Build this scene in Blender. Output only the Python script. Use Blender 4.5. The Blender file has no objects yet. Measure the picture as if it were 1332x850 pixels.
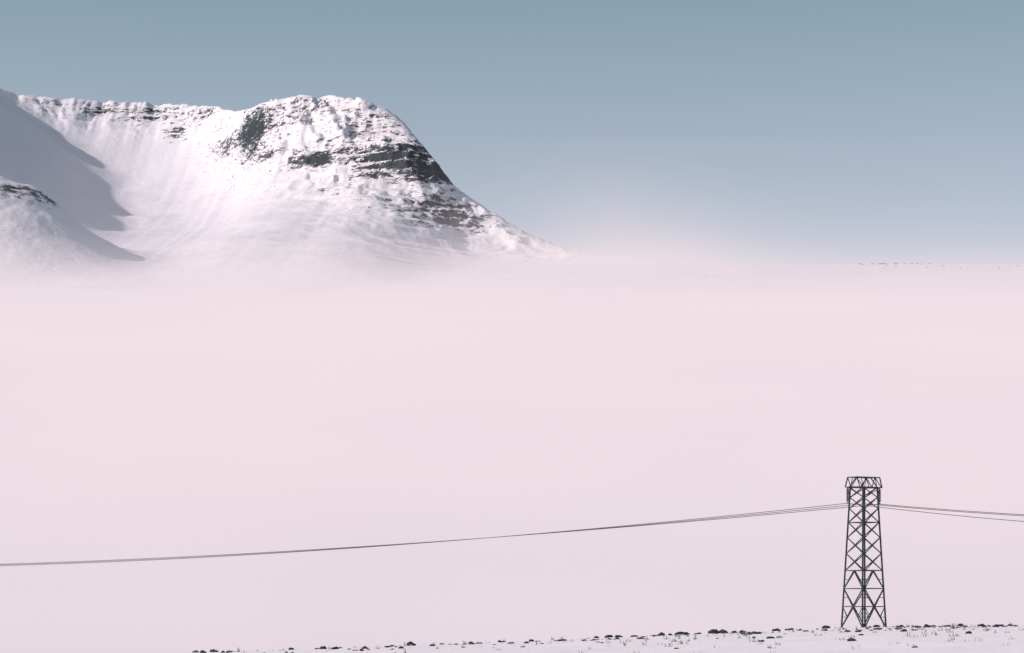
import bpy, bmesh, math, random
import numpy as np
from mathutils import Vector
random.seed(7)
rng = np.random.RandomState(11)
scene = bpy.context.scene
scene.view_settings.view_transform = 'Standard'
scene.view_settings.look = 'None'
scene.view_settings.exposure = 0

F = 3777.0; EYE = 1.8
def W(px, py, Y):
    return ((px-666)/F*Y, Y, EYE+(800-py)/F*Y)

# ---------------- noise ----------------
PERM = rng.permutation(512)
ANG = rng.rand(512)*2*np.pi
GX, GY = np.cos(ANG), np.sin(ANG)
def perlin(x, y):
    x = np.asarray(x, float); y = np.asarray(y, float)
    xi = np.floor(x).astype(int); yi = np.floor(y).astype(int)
    xf = x-xi; yf = y-yi
    u = xf**3*(xf*(xf*6-15)+10); v = yf**3*(yf*(yf*6-15)+10)
    def g(ix, iy, dx, dy):
        h = PERM[(PERM[ix & 511]+iy) & 511]
        return GX[h]*dx+GY[h]*dy
    a = g(xi, yi, xf, yf); b = g(xi+1, yi, xf-1, yf)
    c = g(xi, yi+1, xf, yf-1); d = g(xi+1, yi+1, xf-1, yf-1)
    return ((a+(b-a)*u)*(1-v)+(c+(d-c)*u)*v)*1.5
def fbm(x, y, o=4, gain=.5):
    s = 0; a = 1; t = 0
    for i in range(o):
        s = s+a*perlin(x*2**i+17.3*i, y*2**i+9.1*i); t += a; a *= gain
    return s/t
def ridged(x, y, o=4):
    s = 0; a = 1; t = 0
    for i in range(o):
        s = s+a*(1-np.abs(perlin(x*2**i+3.3*i, y*2**i+5.7*i))*2); t += a; a *= .5
    return s/t
def sstep(a, b, x):
    t = np.clip((x-a)/(b-a), 0, 1); return t*t*(3-2*t)
def smax(a, b, k):
    h = np.clip(.5+.5*(a-b)/k, 0, 1)
    return b*(1-h)+a*h+k*h*(1-h)

# ---------------- terrain ----------------
SL = .155
RP = [(-900,150,7000),(-500,120,7100),(-150,110,7100),(0,119,7150),(20,124,7180),(35,126,7200),(60,127,7200),(120,130,7200),(180,134,7200),(240,139,7150),
      (285,142,7000),(300,147,6850),(320,143,6620),(335,133,6480),(345,129,6420),(370,127,6380),(400,126,6320),(440,126,6250),(460,132,6200),
      (498,138,6120),(515,149,6080),(534,167,6050),(552,190,6020),(572,216,6000),(585,236,5980),(603,251,5960),
      (632,270,5930),(657,287,5880),(682,303,5820),(732,321,5700),(790,331,5600),(860,339,5540),(1000,345,5500),
      (1140,347,5500),(1250,350,5500),(1332,352,5500),(1800,362,5500),(2600,370,5500)]
RW = np.array([W(*p) for p in RP])
def smooth_interp(x, xs, vs, w=14):
    return sum(np.interp(x+w*o, xs, vs) for o in (-1,-.6,-.2,.2,.6,1))/6
# headland face / cirque headwall profiles: distance from rim -> drop
DT = np.array([0,35,80,140,200,250,310,450,700,1000,1300,6000])
DD = np.array([0,7,40,100,165,200,228,290,365,430,485,2000])
HT = np.array([0,18,60,150,350,600,900,1200,1500,6000])
HD = np.array([0,7,55,118,225,325,412,482,535,2000])
def lerp_prof(t, a, b):
    w = 10.+.2*np.clip(t, 0, 900)
    return sum(np.interp(np.maximum(t+w*o,0),a,b) for o in (-1,-.6,-.2,.2,.6,1))/6
def ground_h(x, y):
    z = .04*110*np.tanh(x/110.) - .00625*y
    z = z + .28*fbm(x/22., y/30., 3)*sstep(0, 60, y) + .12*perlin(x/6., y/8.)
    z = z + .45*np.exp(-((x-70)/14.)**2-((y-580)/25.)**2)
    return z
def height(x, y):
    g = ground_h(x, np.minimum(y, 1300)) - 11*sstep(600, 900, y)
    g = g + 12*np.exp(-(((x+227)/34.)**2+((y-877)/40.)**2))
    yr0 = smooth_interp(x, RW[:,0], RW[:,1], 90)
    zr = smooth_interp(x, RW[:,0], RW[:,2], 13)
    zr_s = smooth_interp(x, RW[:,0], RW[:,2], 70)
    Fr = np.clip((zr_s-640)/470., 0, 1)
    amp = np.clip(Fr*3, 0, 1)
    hw = 1-sstep(-840, -500, x)      # 1 = headwall, 0 = headland
    t0 = yr0-y
    near = np.exp(-np.maximum(t0,0)/110.)
    yr = yr0 + near*amp*(40*fbm(x/150., 0*x+3.3, 2)+20*fbm(x/45., 0*x+8.3, 3))
    zr = zr_s + (zr-zr_s + amp*(2.8*perlin(x/28., 0*x+1.5)+2.2*perlin(x/9., 0*x+4.5)))*np.exp(-np.abs(t0)/60.)
    yc = np.minimum(y, yr)
    ap = SL*(np.maximum(yc, 1100)-1200) - .06*np.maximum(y-yr, 0)
    ap = ap + 9*fbm(x/600., y/500., 3)*sstep(1300, 2500, y)*sstep(5500,4800,y)
    ap = ap + (2.2*fbm(x/120., y/160., 3)+5*fbm(x/330.+4, y/210., 3))*sstep(1300, 2500, y)*(.3+.7*sstep(5480,5100,y))
    t = yr-y
    wx = x+45*perlin(x/130., y/130.)+14*perlin(x/35.,y/35.)+.30*y
    wy = y+45*perlin(x/130.+9, y/130.+4)
    gul = ridged(wx/120., wy/170., 6)
    big = fbm(wx/230.+5, wy/260., 3)
    cl0 = sstep(0, 70, t)*sstep(560, 180, t)
    cl1 = sstep(0, 25, t)*sstep(170, 60, t)
    cl = (cl0*(1-hw)+.75*cl1*hw)*amp
    t2 = t - cl*((66*(1-hw)+38*hw)*(gul-.35) + 60*(1-hw)*big)
    tal = amp*sstep(150,420,t)*(1-hw)*sstep(1300,800,t)*sstep(-560,-180,x)
    tal2 = (ridged((x+.35*y)/80.,(y-.3*x)/150.,5)-.4)
    t2 = t2 - tal*17*tal2
    drop = lerp_prof(t2, DT, DD)*(1-hw)+lerp_prof(t2, HT, HD)*hw
    back = np.maximum(-t, 0)
    Mz = zr - drop*Fr - (1-Fr)*.24*np.maximum(t,0) - .05*back
    Mz = Mz + cl*(6*fbm(x/45., y/45., 5, .62)) + amp*sstep(60,400,t)*(14*fbm(x/320.,y/320.,3)+4*fbm(x/95.,y/110.,3))
    per = 22.
    ph = (Mz+9*fbm(x/300., y/300., 2))/per*2*np.pi
    Mz = Mz - (cl+.6*tal)*(2.9*np.sin(ph)+1.1*np.sin(ph*2.3+1))*(.7+.8*perlin(x/120.,y/200.))
    ok = Fr > .004
    kk = 6+60*Fr
    m = np.where(ok, smax(Mz, ap, kk), ap)
    m = np.where(ok & (t < 30), np.maximum(np.minimum(m, Mz), np.minimum(m, ap)), m)
    # out-of-frame left ridge that shades the bowl
    rx = -1440+40*fbm(y/300., 0*y, 2)
    rh = np.interp(y, [4900,5200,5500,6000,6500,7000,7200,8000],[520,950,1110,1215,1300,1392,1410,1300])
    L = rh - .70*np.abs(x-rx) + 6*fbm(x/160., y/160., 4)
    m = np.where(y > 4600, smax(L, m, 50.), m)
    # rocky shoulder in front, lower left
    dx = (x+930); dy = (y-5050)
    sh = 172*np.exp(-np.abs(dx/200.)**2.4*np.where(dx>0,1,.35))*np.exp(-(dy/260.)**2)
    m = m + sh*(1+.09*fbm(x/70., y/70., 5))
    f = sstep(900, 1300, y)
    return g*(1-f)+m*f

def make_grid(name, xs, ys, mat, attr=None):
    X, Y = np.meshgrid(xs, ys)
    Z = height(X, Y)
    nx, ny = len(xs), len(ys)
    co = np.stack([X.ravel(), Y.ravel(), Z.ravel()], 1)
    i = np.arange(ny-1)[:,None]*nx + np.arange(nx-1)[None,:]
    i = i.ravel()
    quads = np.stack([i, i+1, i+1+nx, i+nx], 1)
    me = bpy.data.meshes.new(name)
    me.vertices.add(len(co)); me.vertices.foreach_set('co', co.ravel())
    me.loops.add(quads.size); me.loops.foreach_set('vertex_index', quads.ravel().astype(np.int32))
    me.polygons.add(len(quads)); me.polygons.foreach_set('loop_start', (np.arange(len(quads))*4).astype(np.int32))
    me.polygons.foreach_set('loop_total', np.full(len(quads), 4, np.int32))
    me.update(calc_edges=True)
    me.polygons.foreach_set('use_smooth', np.ones(len(quads), bool))
    if attr is not None:
        a = me.attributes.new('rock', 'FLOAT', 'POINT')
        a.data.foreach_set('value', attr(X, Y, Z).ravel().astype(np.float32))
    me.materials.append(mat)
    ob = bpy.data.objects.new(name, me); scene.collection.objects.link(ob)
    return ob

# ---------------- materials ----------------
def newmat(name):
    m = bpy.data.materials.new(name); m.use_nodes = True
    nt = m.node_tree; nt.nodes.clear()
    return m, nt, nt.nodes, nt.links
SNOW = (.89,.845,.88,1)
def snow_mat(name, bscale, bdist, c1, c2, rock=False):
    m, nt, N, Lk = newmat(name)
    out = N.new('ShaderNodeOutputMaterial'); b = N.new('ShaderNodeBsdfPrincipled')
    Lk.new(b.outputs[0], out.inputs[0])
    b.inputs['Roughness'].default_value = .85
    b.inputs['Specular IOR Level'].default_value = .08
    tc = N.new('ShaderNodeTexCoord')
    n1 = N.new('ShaderNodeTexNoise'); n1.inputs['Scale'].default_value = bscale; n1.inputs['Detail'].default_value = 6
    Lk.new(tc.outputs['Object'], n1.inputs['Vector'])
    r = N.new('ShaderNodeMix'); r.data_type = 'RGBA'
    r.inputs[6].default_value = c1; r.inputs[7].default_value = c2
    Lk.new(n1.outputs['Fac'], r.inputs[0])
    bump = N.new('ShaderNodeBump'); bump.inputs['Strength'].default_value = .6; bump.inputs['Distance'].default_value = bdist
    Lk.new(n1.outputs['Fac'], bump.inputs['Height']); Lk.new(bump.outputs[0], b.inputs['Normal'])
    if rock:
        at = N.new('ShaderNodeAttribute'); at.attribute_name = 'rock'
        mp = N.new('ShaderNodeMapping'); mp.inputs['Scale'].default_value = (.8,.8,2.8)
        Lk.new(tc.outputs['Object'], mp.inputs['Vector'])
        n2 = N.new('ShaderNodeTexNoise'); n2.inputs['Scale'].default_value = .06; n2.inputs['Detail'].default_value = 8; n2.inputs['Roughness'].default_value=.8
        Lk.new(mp.outputs[0], n2.inputs['Vector'])
        ma = N.new('ShaderNodeMath'); ma.operation = 'MULTIPLY_ADD'; ma.inputs[1].default_value = 4.0; ma.inputs[2].default_value = -2.0
        Lk.new(n2.outputs['Fac'], ma.inputs[0])
        ad = N.new('ShaderNodeMath'); ad.operation = 'ADD'
        Lk.new(at.outputs['Fac'], ad.inputs[0]); Lk.new(ma.outputs[0], ad.inputs[1])
        mr = N.new('ShaderNodeMapRange'); mr.inputs[1].default_value = .46; mr.inputs[2].default_value = .66
        Lk.new(ad.outputs[0], mr.inputs[0])
        rc = N.new('ShaderNodeMix'); rc.data_type = 'RGBA'
        rc.inputs[6].default_value = (.016,.025,.034,1); rc.inputs[7].default_value = (.085,.098,.112,1)
        Lk.new(n1.outputs['Fac'], rc.inputs[0])
        mx = N.new('ShaderNodeMix'); mx.data_type = 'RGBA'
        Lk.new(mr.outputs[0], mx.inputs[0]); Lk.new(r.outputs[2], mx.inputs[6]); Lk.new(rc.outputs[2], mx.inputs[7])
        Lk.new(mx.outputs[2], b.inputs['Base Color'])
    else:
        Lk.new(r.outputs[2], b.inputs['Base Color'])
    return m
snow_near = snow_mat('snow_ground', .9, .12, (.88,.83,.865,1), (.93,.86,.885,1))
snow_far = snow_mat('mountain_snow_and_rock', .09, 2.5, (.79,.77,.815,1), (.86,.815,.845,1), True)

# rock mask: outcrop centres in survey coordinates
PATCH = [
 (286,174,32,16,6500,.48),(328,176,20,36,6420,.66),(352,210,18,7,6300,.75),(406,213,36,10,6100,.75),(350,165,60,40,6400,.20),
 (505,214,42,17,6000,.88),(560,232,42,16,5950,.75),(540,190,40,30,6000,.44),(575,215,22,30,5980,.48),(450,205,50,25,6100,.24),
 (480,160,50,25,6150,.27),(400,150,60,22,6300,.29),(480,237,26,6,6000,.55),
 (130,146,22,12,7150,.50),(200,150,45,16,7150,.52),(228,178,14,18,7050,.66),(270,150,25,10,7000,.5),(70,135,40,8,7180,.34),
 (540,266,80,18,5800,.52),(590,283,55,18,5780,.52),(500,282,70,20,5700,.50),(620,296,22,9,5750,.50),(430,250,50,20,5900,.22),
 (30,250,50,15,5000,1.1),(5,240,22,12,5000,.4),
]
def rockmask(X, Y, Z):
    gy, gx = np.gradient(Z)
    dx = np.gradient(X, axis=1); dy = np.gradient(Y, axis=0)
    s = np.sqrt((gx/dx)**2+(gy/dy)**2)
    w = np.zeros_like(X)
    for (a,b_,rx,ry,YY,k) in PATCH:
        cx, cy, cz = W(a,b_,YY)
        w += k*np.exp(-((X-cx)/(rx/F*YY))**2-((Z-cz)/(ry/F*YY))**2)*np.exp(-((Y-cy)/500.)**2)
    n = fbm(X/90., Z/11., 4)
    steep = sstep(.6, 1.4, s)
    r = w*(.60+.6*steep) + .24*steep + .42*n*sstep(.02,.3,w+.2*steep)
    r -= .18*(1-sstep(.3,.55,s))*sstep(1.2,.6,w) + .10
    return r*sstep(640,680,Z)

xs_far = np.concatenate([np.arange(-6000,-1700,60), np.arange(-1700,-1300,10), np.arange(-1300,200,3.6), np.arange(200,1300,8), np.arange(1300,6001,60)])
ys_far = np.concatenate([np.arange(4300,4800,20), np.arange(4800,5600,6), np.arange(5600,6600,3.6), np.arange(6600,7300,4.5), np.arange(7300,9001,60)])
mountain = make_grid('snowy_mountain', xs_far, ys_far, snow_far, rockmask)
xs_n = np.concatenate([np.arange(-6000,-400,50), np.arange(-400,-150,8), np.arange(-150,200,1.2), np.arange(200,400,8), np.arange(400,6001,50)])
ys_n = np.concatenate([np.arange(-200,60,5), np.arange(60,720,1.5), np.arange(720,1400,8), np.arange(1400,4300,25), [4300]])
ground = make_grid('snow_ground', xs_n, ys_n, snow_near)

def gh(x, y): return float(height(np.array([[x]],float), np.array([[y]],float))[0,0])

# ---------------- rocks & grass ----------------
mr_, nt, N, Lk = newmat('rock_with_snow')
out = N.new('ShaderNodeOutputMaterial'); b = N.new('ShaderNodeBsdfPrincipled'); Lk.new(b.outputs[0], out.inputs[0])
b.inputs['Roughness'].default_value=.9
geo = N.new('ShaderNodeNewGeometry'); sep = N.new('ShaderNodeSeparateXYZ'); Lk.new(geo.outputs['Normal'], sep.inputs[0])
nz = N.new('ShaderNodeTexNoise'); nz.inputs['Scale'].default_value = 3; tc = N.new('ShaderNodeTexCoord'); Lk.new(tc.outputs['Object'], nz.inputs['Vector'])
ad = N.new('ShaderNodeMath'); ad.operation='MULTIPLY_ADD'; ad.inputs[1].default_value=.5; Lk.new(nz.outputs['Fac'], ad.inputs[0]); Lk.new(sep.outputs['Z'], ad.inputs[2])
mrg = N.new('ShaderNodeMapRange'); mrg.inputs[1].default_value=1.17; mrg.inputs[2].default_value=1.22; Lk.new(ad.outputs[0], mrg.inputs[0])
mx = N.new('ShaderNodeMix'); mx.data_type='RGBA'; mx.inputs[6].default_value=(.022,.024,.03,1); mx.inputs[7].default_value=SNOW
Lk.new(mrg.outputs[0], mx.inputs[0]); Lk.new(mx.outputs[2], b.inputs['Base Color'])

bm = bmesh.new()
def add_rock(x, y, s):
    z = gh(x, y)
    r = bmesh.ops.create_icosphere(bm, subdivisions=2, radius=1)
    sx, sy, sz = s*random.uniform(.8,1.5), s*random.uniform(.7,1.2), s*random.uniform(.45,.85)
    o = random.random()*100; a = random.random()*6.28
    C = np.array([v.co[:] for v in r['verts']])
    K = 1+.38*perlin(C[:,0]*1.3+o, C[:,1]*1.3+C[:,2]*1.7+o)+.15*perlin(C[:,0]*3+o, C[:,2]*3+C[:,1]*2)
    for v, k in zip(r['verts'], K):
        c = v.co.copy(); k = float(k)
        X_, Y_ = c.x*k*sx, c.y*k*sy
        v.co = Vector((x+X_*math.cos(a)-Y_*math.sin(a), y+X_*math.sin(a)+Y_*math.cos(a), z+c.z*k*sz+sz*.05))
def at_px(px, py):   # find ground distance along a bearing
    Ys = np.arange(140, 605, 4.); x = (px-666)/F*Ys
    h = height(x[None,:], Ys[None,:])[0]
    ok = np.where(800-(h-EYE)/Ys*F <= py)[0]
    i = ok[0] if len(ok) else np.argmin(np.abs(Ys-590))
    return float(x[i]), float(Ys[i])
for px, py, s in [(264,850,.7),(278,849,.9),(290,850,.6),(420,845,.75),(436,845,.7),(535,837,1.15),(510,840,.5),(575,838,.6),(650,834,.5),(612,837,.5),
                  (792,827,1.0),(805,826,.8),(825,826,.7),(860,825,.8),(884,823,1.0),(893,824,.7),(905,823,.7),(928,822,1.2),(940,823,.95),(955,822,.7),
                  (1010,821,1.0),(1028,820,.8),(1108,835,.9),(1075,818,.8),(1170,816,.95),(1195,817,.8),(1215,814,.8),(1232,813,.9),(1250,812,.8),
                  (1275,813,.95),(1300,812,1.0),(1318,812,.8),(1120,828,.5),(1260,825,.7),(990,836,.55),(1190,843,.5),(1000,843,.4),(880,845,.4)]:
    x, Y = at_px(px, py); add_rock(x, Y, s*Y/600)
for i in range(950):
    Y = 600-abs(random.gauss(0, 1))*120
    if Y < 130: continue
    px = random.uniform(230, 1400)
    if random.random() > .22+.78*(px-230)/1100: continue
    if perlin(px/60., Y/50.) < -.12: continue
    add_rock((px-666)/F*Y, Y, (.15+.55*random.random()**2.2)*Y/560)
for i in range(60):
    x = random.uniform(-300,300); Y = random.uniform(15, 560)
    add_rock(x, Y, random.uniform(.1,.4))
for i in range(20):
    px = random.gauss(1165, 22); add_rock((px-666)/F*5490, 5490, random.uniform(1.4,3.0))
for i in range(26):
    px = random.uniform(1120,1330); add_rock((px-666)/F*5480, 5480+random.uniform(-250,5), random.uniform(1.,2.2))
me = bpy.data.meshes.new('rocks'); bm.to_mesh(me); bm.free(); me.materials.append(mr_)
ob = bpy.data.objects.new('rocks', me); scene.collection.objects.link(ob)

mg, nt, N, Lk = newmat('dry_grass')
out = N.new('ShaderNodeOutputMaterial'); b = N.new('ShaderNodeBsdfPrincipled'); Lk.new(b.outputs[0], out.inputs[0])
nz = N.new('ShaderNodeTexNoise'); nz.inputs['Scale'].default_value=.6; rp = N.new('ShaderNodeValToRGB')
rp.color_ramp.elements[0].color=(.08,.07,.055,1); rp.color_ramp.elements[1].color=(.2,.17,.14,1)
Lk.new(nz.outputs['Fac'], rp.inputs[0]); Lk.new(rp.outputs[0], b.inputs['Base Color'])
bm = bmesh.new()
for i in range(260):
    Y = random.uniform(160, 600); px = random.uniform(300, 1400)
    if random.random() > .2+.8*(px-300)/1000: continue
    x0 = (px-666)/F*Y; z0 = gh(x0, Y)
    for k in range(random.randint(3,9)):
        a = random.random()*6.28; l = random.uniform(.3,.85)*(Y/450); w = .035*Y/400
        p = Vector((x0+random.gauss(0,.15), Y+random.gauss(0,.15), z0-.03)); d = Vector((math.cos(a)*.35, math.sin(a)*.35, 1)).normalized()*l
        v = [bm.verts.new(p+Vector((-w,0,0))), bm.verts.new(p+Vector((w,0,0))), bm.verts.new(p+d*.6+Vector((w*.7,0,0))), bm.verts.new(p+d+Vector((d.x*.3,d.y*.3,0)))]
        bm.faces.new(v)
me = bpy.data.meshes.new('dry_grass'); bm.to_mesh(me); bm.free(); me.materials.append(mg)
ob = bpy.data.objects.new('dry_grass', me); scene.collection.objects.link(ob)

# ---------------- pylon ----------------
def steel_mat(name, c, metal):
    m, nt, N, Lk = newmat(name)
    out = N.new('ShaderNodeOutputMaterial'); b = N.new('ShaderNodeBsdfPrincipled'); Lk.new(b.outputs[0], out.inputs[0])
    nz = N.new('ShaderNodeTexNoise'); nz.inputs['Scale'].default_value=1.5; nz.inputs['Detail'].default_value=5
    mx = N.new('ShaderNodeMix'); mx.data_type='RGBA'; mx.inputs[6].default_value=(*[k*.6 for k in c],1); mx.inputs[7].default_value=(*[k*1.4 for k in c],1)
    Lk.new(nz.outputs['Fac'], mx.inputs[0]); Lk.new(mx.outputs[2], b.inputs['Base Color'])
    b.inputs['Roughness'].default_value=.65; b.inputs['Metallic'].default_value=metal
    return m
steel = steel_mat('weathered_steel', (.035,.05,.052), .2)
glass = steel_mat('insulator_ceramic', (.02,.025,.03), 0)
cable = steel_mat('weathered_cable', (.06,.065,.07), .2)

def beam(bm, p, q, w):
    p = Vector(p); q = Vector(q); d = (q-p)
    if d.length < 1e-4: return
    dn = d.normalized(); up = Vector((0,0,1)) if abs(dn.z) < .9 else Vector((1,0,0))
    a = dn.cross(up).normalized()*w/2; c = dn.cross(a).normalized()*w/2
    vs = [bm.verts.new(e+s1*a+s2*c) for e in (p,q) for s1,s2 in ((-1,-1),(1,-1),(1,1),(-1,1))]
    for f in ((0,1,2,3),(7,6,5,4),(0,4,5,1),(1,5,6,2),(2,6,7,3),(3,7,4,0)): bm.faces.new([vs[i] for i in f])
ROT = math.radians(-10)
def Rz(z):
    return np.interp(z, [0, 25.5, 30], [4.45, 2.75, 2.6])
def corner(i, z):
    a = ROT+i*math.pi/2; r = float(Rz(z)); return Vector((r*math.cos(a), r*math.sin(a), z))
ARM = Vector((math.cos(ROT+math.pi/4), math.sin(ROT+math.pi/4), 0)); PER = Vector((-ARM.y, ARM.x, 0))
ATT = [-4.25, 0, 4.25]; AZ = 24.8
def tower_mesh():
    bm = bmesh.new()
    lv = [0, 4.2, 7.8, 11.4, 14.8, 18.0, 21.0, 23.8, 26.0, 28.0]
    for i in range(4):
        beam(bm, corner(i,-.6), corner(i,28.0), .32)
    for k in range(len(lv)-1):
        z0, z1 = lv[k], lv[k+1]
        for i in range(4):
            a0, a1 = corner(i,z0), corner(i,z1); b0, b1 = corner((i+1)%4,z0), corner((i+1)%4,z1)
            m0 = (a0+b0)/2; m1 = (a1+b1)/2
            if k == 0:
                beam(bm, a0, m1, .19); beam(bm, b0, m1, .19)
                beam(bm, (a0+a1)/2, (a0+m1)/2, .12); beam(bm, (b0+b1)/2, (b0+m1)/2, .12)
                beam(bm, a1, (a0+m1)/2, .11); beam(bm, b1, (b0+m1)/2, .11)
            elif k == 1:
                beam(bm, a1, m0, .18); beam(bm, b1, m0, .18)
                beam(bm, (a0+a1)/2, (a1+m0)/2, .11); beam(bm, (b0+b1)/2, (b1+m0)/2, .11)
            elif k == 2:
                beam(bm, a0, m1, .18); beam(bm, b0, m1, .18)
                beam(bm, (a0+a1)/2, (a0+m1)/2, .11); beam(bm, (b0+b1)/2, (b0+m1)/2, .11)
            else:
                beam(bm, a0, b1, .16); beam(bm, b0, a1, .16)
            if k in (0,1,2,5,8): beam(bm, a1, b1, .19)
    for z in (4.2, 11.4, 21.0):
        beam(bm, corner(0,z), corner(2,z), .12); beam(bm, corner(1,z+.15), corner(3,z+.15), .12)
    zb, zt, hw = 28.0, 30.0, 1.85
    LB, LT = 4.3, 3.1
    for s in (-1, 1):
        o = PER*hw*s
        beam(bm, ARM*-LB+o*.35+Vector((0,0,zb)), ARM*-hw+o+Vector((0,0,zb)), .2)
        beam(bm, ARM*LB+o*.35+Vector((0,0,zb)), ARM*hw+o+Vector((0,0,zb)), .2)
        beam(bm, ARM*-hw+o+Vector((0,0,zb)), ARM*hw+o+Vector((0,0,zb)), .2)
        beam(bm, ARM*-LT+o*.7+Vector((0,0,zt)), ARM*LT+o*.7+Vector((0,0,zt)), .2)
        beam(bm, ARM*-LB+o*.35+Vector((0,0,zb)), ARM*-LT+o*.7+Vector((0,0,zt)), .2)
        beam(bm, ARM*LB+o*.35+Vector((0,0,zb)), ARM*LT+o*.7+Vector((0,0,zt)), .2)
        pts = [-LT, -hw, -.6, .6, hw, LT]
        for j in range(5):
            u, v = pts[j], pts[j+1]
            zz = (zt, zb) if j % 2 == 0 else (zb, zt)
            beam(bm, ARM*u+o*(.7 if zz[0]==zt else .95)+Vector((0,0,zz[0])), ARM*v+o*(.7 if zz[1]==zt else .95)+Vector((0,0,zz[1])), .14)
        beam(bm, ARM*-hw+o+Vector((0,0,zb)), ARM*-hw+o*.7+Vector((0,0,zt)), .14)
        beam(bm, ARM*hw+o+Vector((0,0,zb)), ARM*hw+o*.7+Vector((0,0,zt)), .14)
        beam(bm, ARM*LB*s+Vector((0,0,zb)), ARM*1.9*s+PER*1.9+Vector((0,0,26.0)), .14)
        beam(bm, ARM*LB*s+Vector((0,0,zb)), ARM*1.9*s-PER*1.9+Vector((0,0,26.0)), .14)
    for u, q, z in ((-LT,.7,zt),(LT,.7,zt),(0,.7,zt),(-LB,.35,zb),(LB,.35,zb),(0,1,zb),(-1.85,.7,zt),(1.85,.7,zt)):
        beam(bm, ARM*u+PER*hw*q+Vector((0,0,z)), ARM*u-PER*hw*q+Vector((0,0,z)), .15)
    me = bpy.data.meshes.new('lattice'); bm.to_mesh(me); bm.free(); me.materials.append(steel)
    bm = bmesh.new()
    for a in ATT:
        p = ARM*a
        beam(bm, p+Vector((0,0,28.0)), p+Vector((0,0,AZ)), .14)
        for j in range(11):
            z = 27.6-j*.23
            r = bmesh.ops.create_cone(bm, cap_ends=True, segments=12, radius1=.32, radius2=.20, depth=.17)
            for v in r['verts']: v.co += p+Vector((0,0,z))
        beam(bm, p-PER*.35+Vector((0,0,AZ)), p+PER*.35+Vector((0,0,AZ)), .18)
    mi = bpy.data.meshes.new('insulators'); bm.to_mesh(mi); bm.free(); mi.materials.append(glass)
    bm = bmesh.new()
    for i in range(4):
        c = corner(i, 0)
        r = bmesh.ops.create_cone(bm, cap_ends=True, segments=16, radius1=.6, radius2=.42, depth=1.0)
        for v in r['verts']: v.co += c+Vector((0,0,-.35))
    mf = bpy.data.meshes.new('footings'); bm.to_mesh(mf); bm.free()
    mf.materials.append(steel_mat('concrete', (.25,.25,.25), 0))
    return me, mi, mf
lat, ins, foot = tower_mesh()
def place_tower(i, x, y, z):
    e = bpy.data.objects.new('electricity_pylon' if i == 0 else 'electricity_pylon.%03d' % i, None)
    e.location = (x, y, z); scene.collection.objects.link(e)
    for nme, m in (('lattice', lat), ('insulators', ins), ('footings', foot)):
        o = bpy.data.objects.new(nme, m); o.parent = e; scene.collection.objects.link(o)
T0x, T0y = (1123.5-666)/F*580, 580.
T0 = Vector((T0x, T0y, gh(T0x, T0y)))
c45 = math.sqrt(.5)
TL = Vector((T0x-297, T0y+297, 0)); TL.z = gh(TL.x, TL.y)
TR = Vector((T0x+212, T0y-212, 0)); TR.z = gh(TR.x, TR.y)
place_tower(0, *T0); place_tower(1, *TL); place_tower(2, *TR)
bm = bmesh.new()
def wire(p, q, sag, r=.07, n=60):
    prev = None
    for i in range(n+1):
        t = i/n; c = p.lerp(q, t); c.z -= 4*sag*t*(1-t)
        ring = [bm.verts.new(c+Vector((r*math.cos(a)*c45, r*math.cos(a)*c45, r*math.sin(a)))) for a in [k*math.pi/3 for k in range(6)]]
        if prev:
            for k in range(6): bm.faces.new((prev[k], prev[(k+1)%6], ring[(k+1)%6], ring[k]))
        prev = ring
for k, a in enumerate(ATT):
    o = ARM*a+Vector((0,0,AZ-.05))
    wire(T0+o, TL+o, 3.7-.45*(k-1))
    wire(T0+o, TR+o, (10.3, 8.3, 8.0)[k])
me = bpy.data.meshes.new('power_lines'); bm.to_mesh(me); bm.free(); me.materials.append(cable)
scene.collection.objects.link(bpy.data.objects.new('power_lines', me))

# ---------------- fog ----------------
mf, nt, N, Lk = newmat('self_lit_fog')
mf.cycles.volume_step_rate = 1.1
out = N.new('ShaderNodeOutputMaterial')
tc = N.new('ShaderNodeTexCoord'); sp = N.new('ShaderNodeSeparateXYZ'); Lk.new(tc.outputs['Object'], sp.inputs[0])
def M(op, a, b=None, c=None, clamp=False):
    n = N.new('ShaderNodeMath'); n.operation = op; n.use_clamp = clamp
    for i, v in enumerate((a,b,c)):
        if v is None: continue
        if isinstance(v, (int,float)): n.inputs[i].default_value = v
        else: Lk.new(v, n.inputs[i])
    return n.outputs[0]
def ramp(v, a, b, lo, hi):
    n = N.new('ShaderNodeMapRange'); n.interpolation_type='SMOOTHSTEP'
    n.inputs[1].default_value=a; n.inputs[2].default_value=b; n.inputs[3].default_value=lo; n.inputs[4].default_value=hi
    Lk.new(v, n.inputs[0]); return n.outputs[0]
x_, y_, z_ = sp.outputs
yc = M('MINIMUM', M('MAXIMUM', y_, 1200), 5500)
base = M('SUBTRACT', z_, M('MULTIPLY', M('SUBTRACT', yc, 1200), SL))
basep = M('MAXIMUM', base, 0)
mp = N.new('ShaderNodeMapping'); mp.inputs['Scale'].default_value = (1/320., 1/800., 1/110.); Lk.new(tc.outputs['Object'], mp.inputs['Vector'])
nz = N.new('ShaderNodeTexNoise'); nz.inputs['Scale'].default_value = 1; nz.inputs['Detail'].default_value = 2; Lk.new(mp.outputs[0], nz.inputs['Vector'])
nf = M('MAXIMUM', M('MULTIPLY_ADD', nz.outputs['Fac'], 4.2, -1.2), .05)
fr = ramp(y_, 900, 1350, 0, 1)
far = ramp(y_, 2500, 4700, 1, .035)
nfn = M('MAXIMUM', nf, .6)
d1 = M('MULTIPLY', M('MULTIPLY', M('MULTIPLY', M('EXPONENT', M('DIVIDE', basep, -26.)), .0080), far), nfn)
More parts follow.
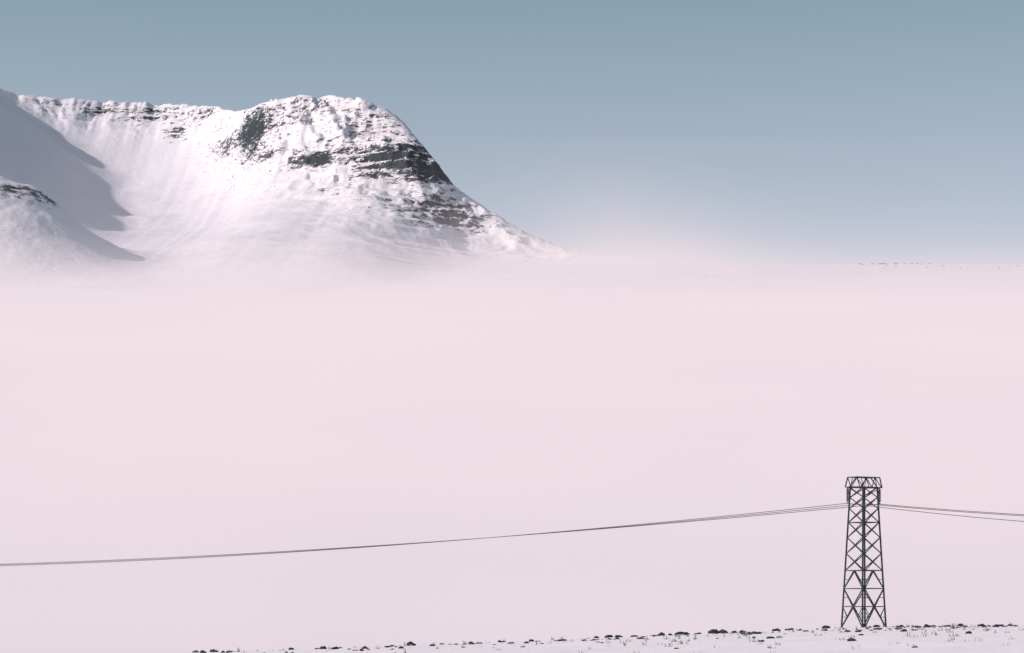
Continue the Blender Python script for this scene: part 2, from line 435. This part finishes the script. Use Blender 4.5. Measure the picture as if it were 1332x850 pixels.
gx = M('DIVIDE', M('SUBTRACT', x_, 215), 240.); gy = M('DIVIDE', M('SUBTRACT', y_, 5350), 420.)
g = M('EXPONENT', M('MULTIPLY', M('ADD', M('MULTIPLY', gx, gx), M('MULTIPLY', gy, gy)), -1.))
d2 = M('MULTIPLY', M('MULTIPLY', M('MULTIPLY', g, M('EXPONENT', M('DIVIDE', basep, -60.))), .0019), nf)
dens = M('MULTIPLY', M('ADD', d1, d2), fr)
ab = N.new('ShaderNodeVolumeAbsorption'); ab.inputs['Color'].default_value = (0,0,0,1); Lk.new(dens, ab.inputs['Density'])
em = N.new('ShaderNodeEmission'); em.inputs['Color'].default_value = (.885,.76,.81,1); Lk.new(dens, em.inputs['Strength'])  # volume emits its own pink glow, standing in for multiply scattered daylight
ads = N.new('ShaderNodeAddShader'); Lk.new(ab.outputs[0], ads.inputs[0]); Lk.new(em.outputs[0], ads.inputs[1]); Lk.new(ads.outputs[0], out.inputs['Volume'])
bm = bmesh.new()
prof = [(900,-60,200),(1200,-60,200),(5500,SL*4300-60,SL*4300+240),(6200,SL*4300-60,SL*4300+240)]
rows = []
for (yy,a,b_) in prof:
    rows.append([bm.verts.new((sx*3000, yy, zz)) for sx, zz in ((-1,a),(1,a),(1,b_),(-1,b_))])
for i in range(3):
    for k in range(4): bm.faces.new((rows[i][k], rows[i][(k+1)%4], rows[i+1][(k+1)%4], rows[i+1][k]))
bm.faces.new(rows[0]); bm.faces.new(rows[-1][::-1])
bmesh.ops.recalc_face_normals(bm, faces=bm.faces)
me = bpy.data.meshes.new('fog_bank'); bm.to_mesh(me); bm.free(); me.materials.append(mf)
scene.collection.objects.link(bpy.data.objects.new('fog_bank', me))

# ---------------- light ----------------
SUN_EL = math.radians(31); SAZ = math.radians(76)
sd = Vector((-math.sin(SAZ), -math.cos(SAZ), 0))*math.cos(SUN_EL)+Vector((0,0,math.sin(SUN_EL)))
sl = bpy.data.lights.new('sun', 'SUN'); sl.energy = 3.15; sl.angle = math.radians(.5); sl.color = (1,.87,.88)
so = bpy.data.objects.new('sun', sl); so.rotation_euler = sd.to_track_quat('Z','Y').to_euler(); scene.collection.objects.link(so)
w = bpy.data.worlds.new('World'); scene.world = w; w.use_nodes = True
N = w.node_tree.nodes; Lk = w.node_tree.links; N.clear()
out = N.new('ShaderNodeOutputWorld'); bg = N.new('ShaderNodeBackground'); Lk.new(bg.outputs[0], out.inputs[0])
sky = N.new('ShaderNodeTexSky'); sky.sky_type='NISHITA'; sky.sun_disc=False; sky.sun_elevation=SUN_EL
sky.sun_rotation = math.atan2(sd.x, sd.y); sky.dust_density = 1.5; sky.altitude=200
tcw = N.new('ShaderNodeTexCoord'); spw = N.new('ShaderNodeSeparateXYZ'); Lk.new(tcw.outputs['Generated'], spw.inputs[0])
rp = N.new('ShaderNodeValToRGB'); Lk.new(spw.outputs['Z'], rp.inputs[0])
rp.color_ramp.elements[0].position=.11; rp.color_ramp.elements[0].color=(1.68,1.38,1.40,1)
rp.color_ramp.elements[1].position=.215; rp.color_ramp.elements[1].color=(1.12,1.12,.95,1)
e = rp.color_ramp.elements.new(.16); e.color=(1.48,1.25,1.19,1)
mx = N.new('ShaderNodeMix'); mx.data_type='RGBA'; mx.blend_type='MULTIPLY'; mx.inputs[0].default_value=1
Lk.new(sky.outputs[0], mx.inputs[6]); Lk.new(rp.outputs[0], mx.inputs[7]); Lk.new(mx.outputs[2], bg.inputs[0])
bg.inputs[1].default_value = .1

cam = bpy.data.cameras.new('camera'); co = bpy.data.objects.new('camera', cam); scene.collection.objects.link(co)
co.location = (0,0,EYE); co.rotation_euler = (math.radians(90),0,0)
cam.sensor_width = 36; cam.lens = 36*F/1332; cam.shift_y = 375/1332.
cam.clip_start=.5; cam.clip_end = 30000
scene.camera = co
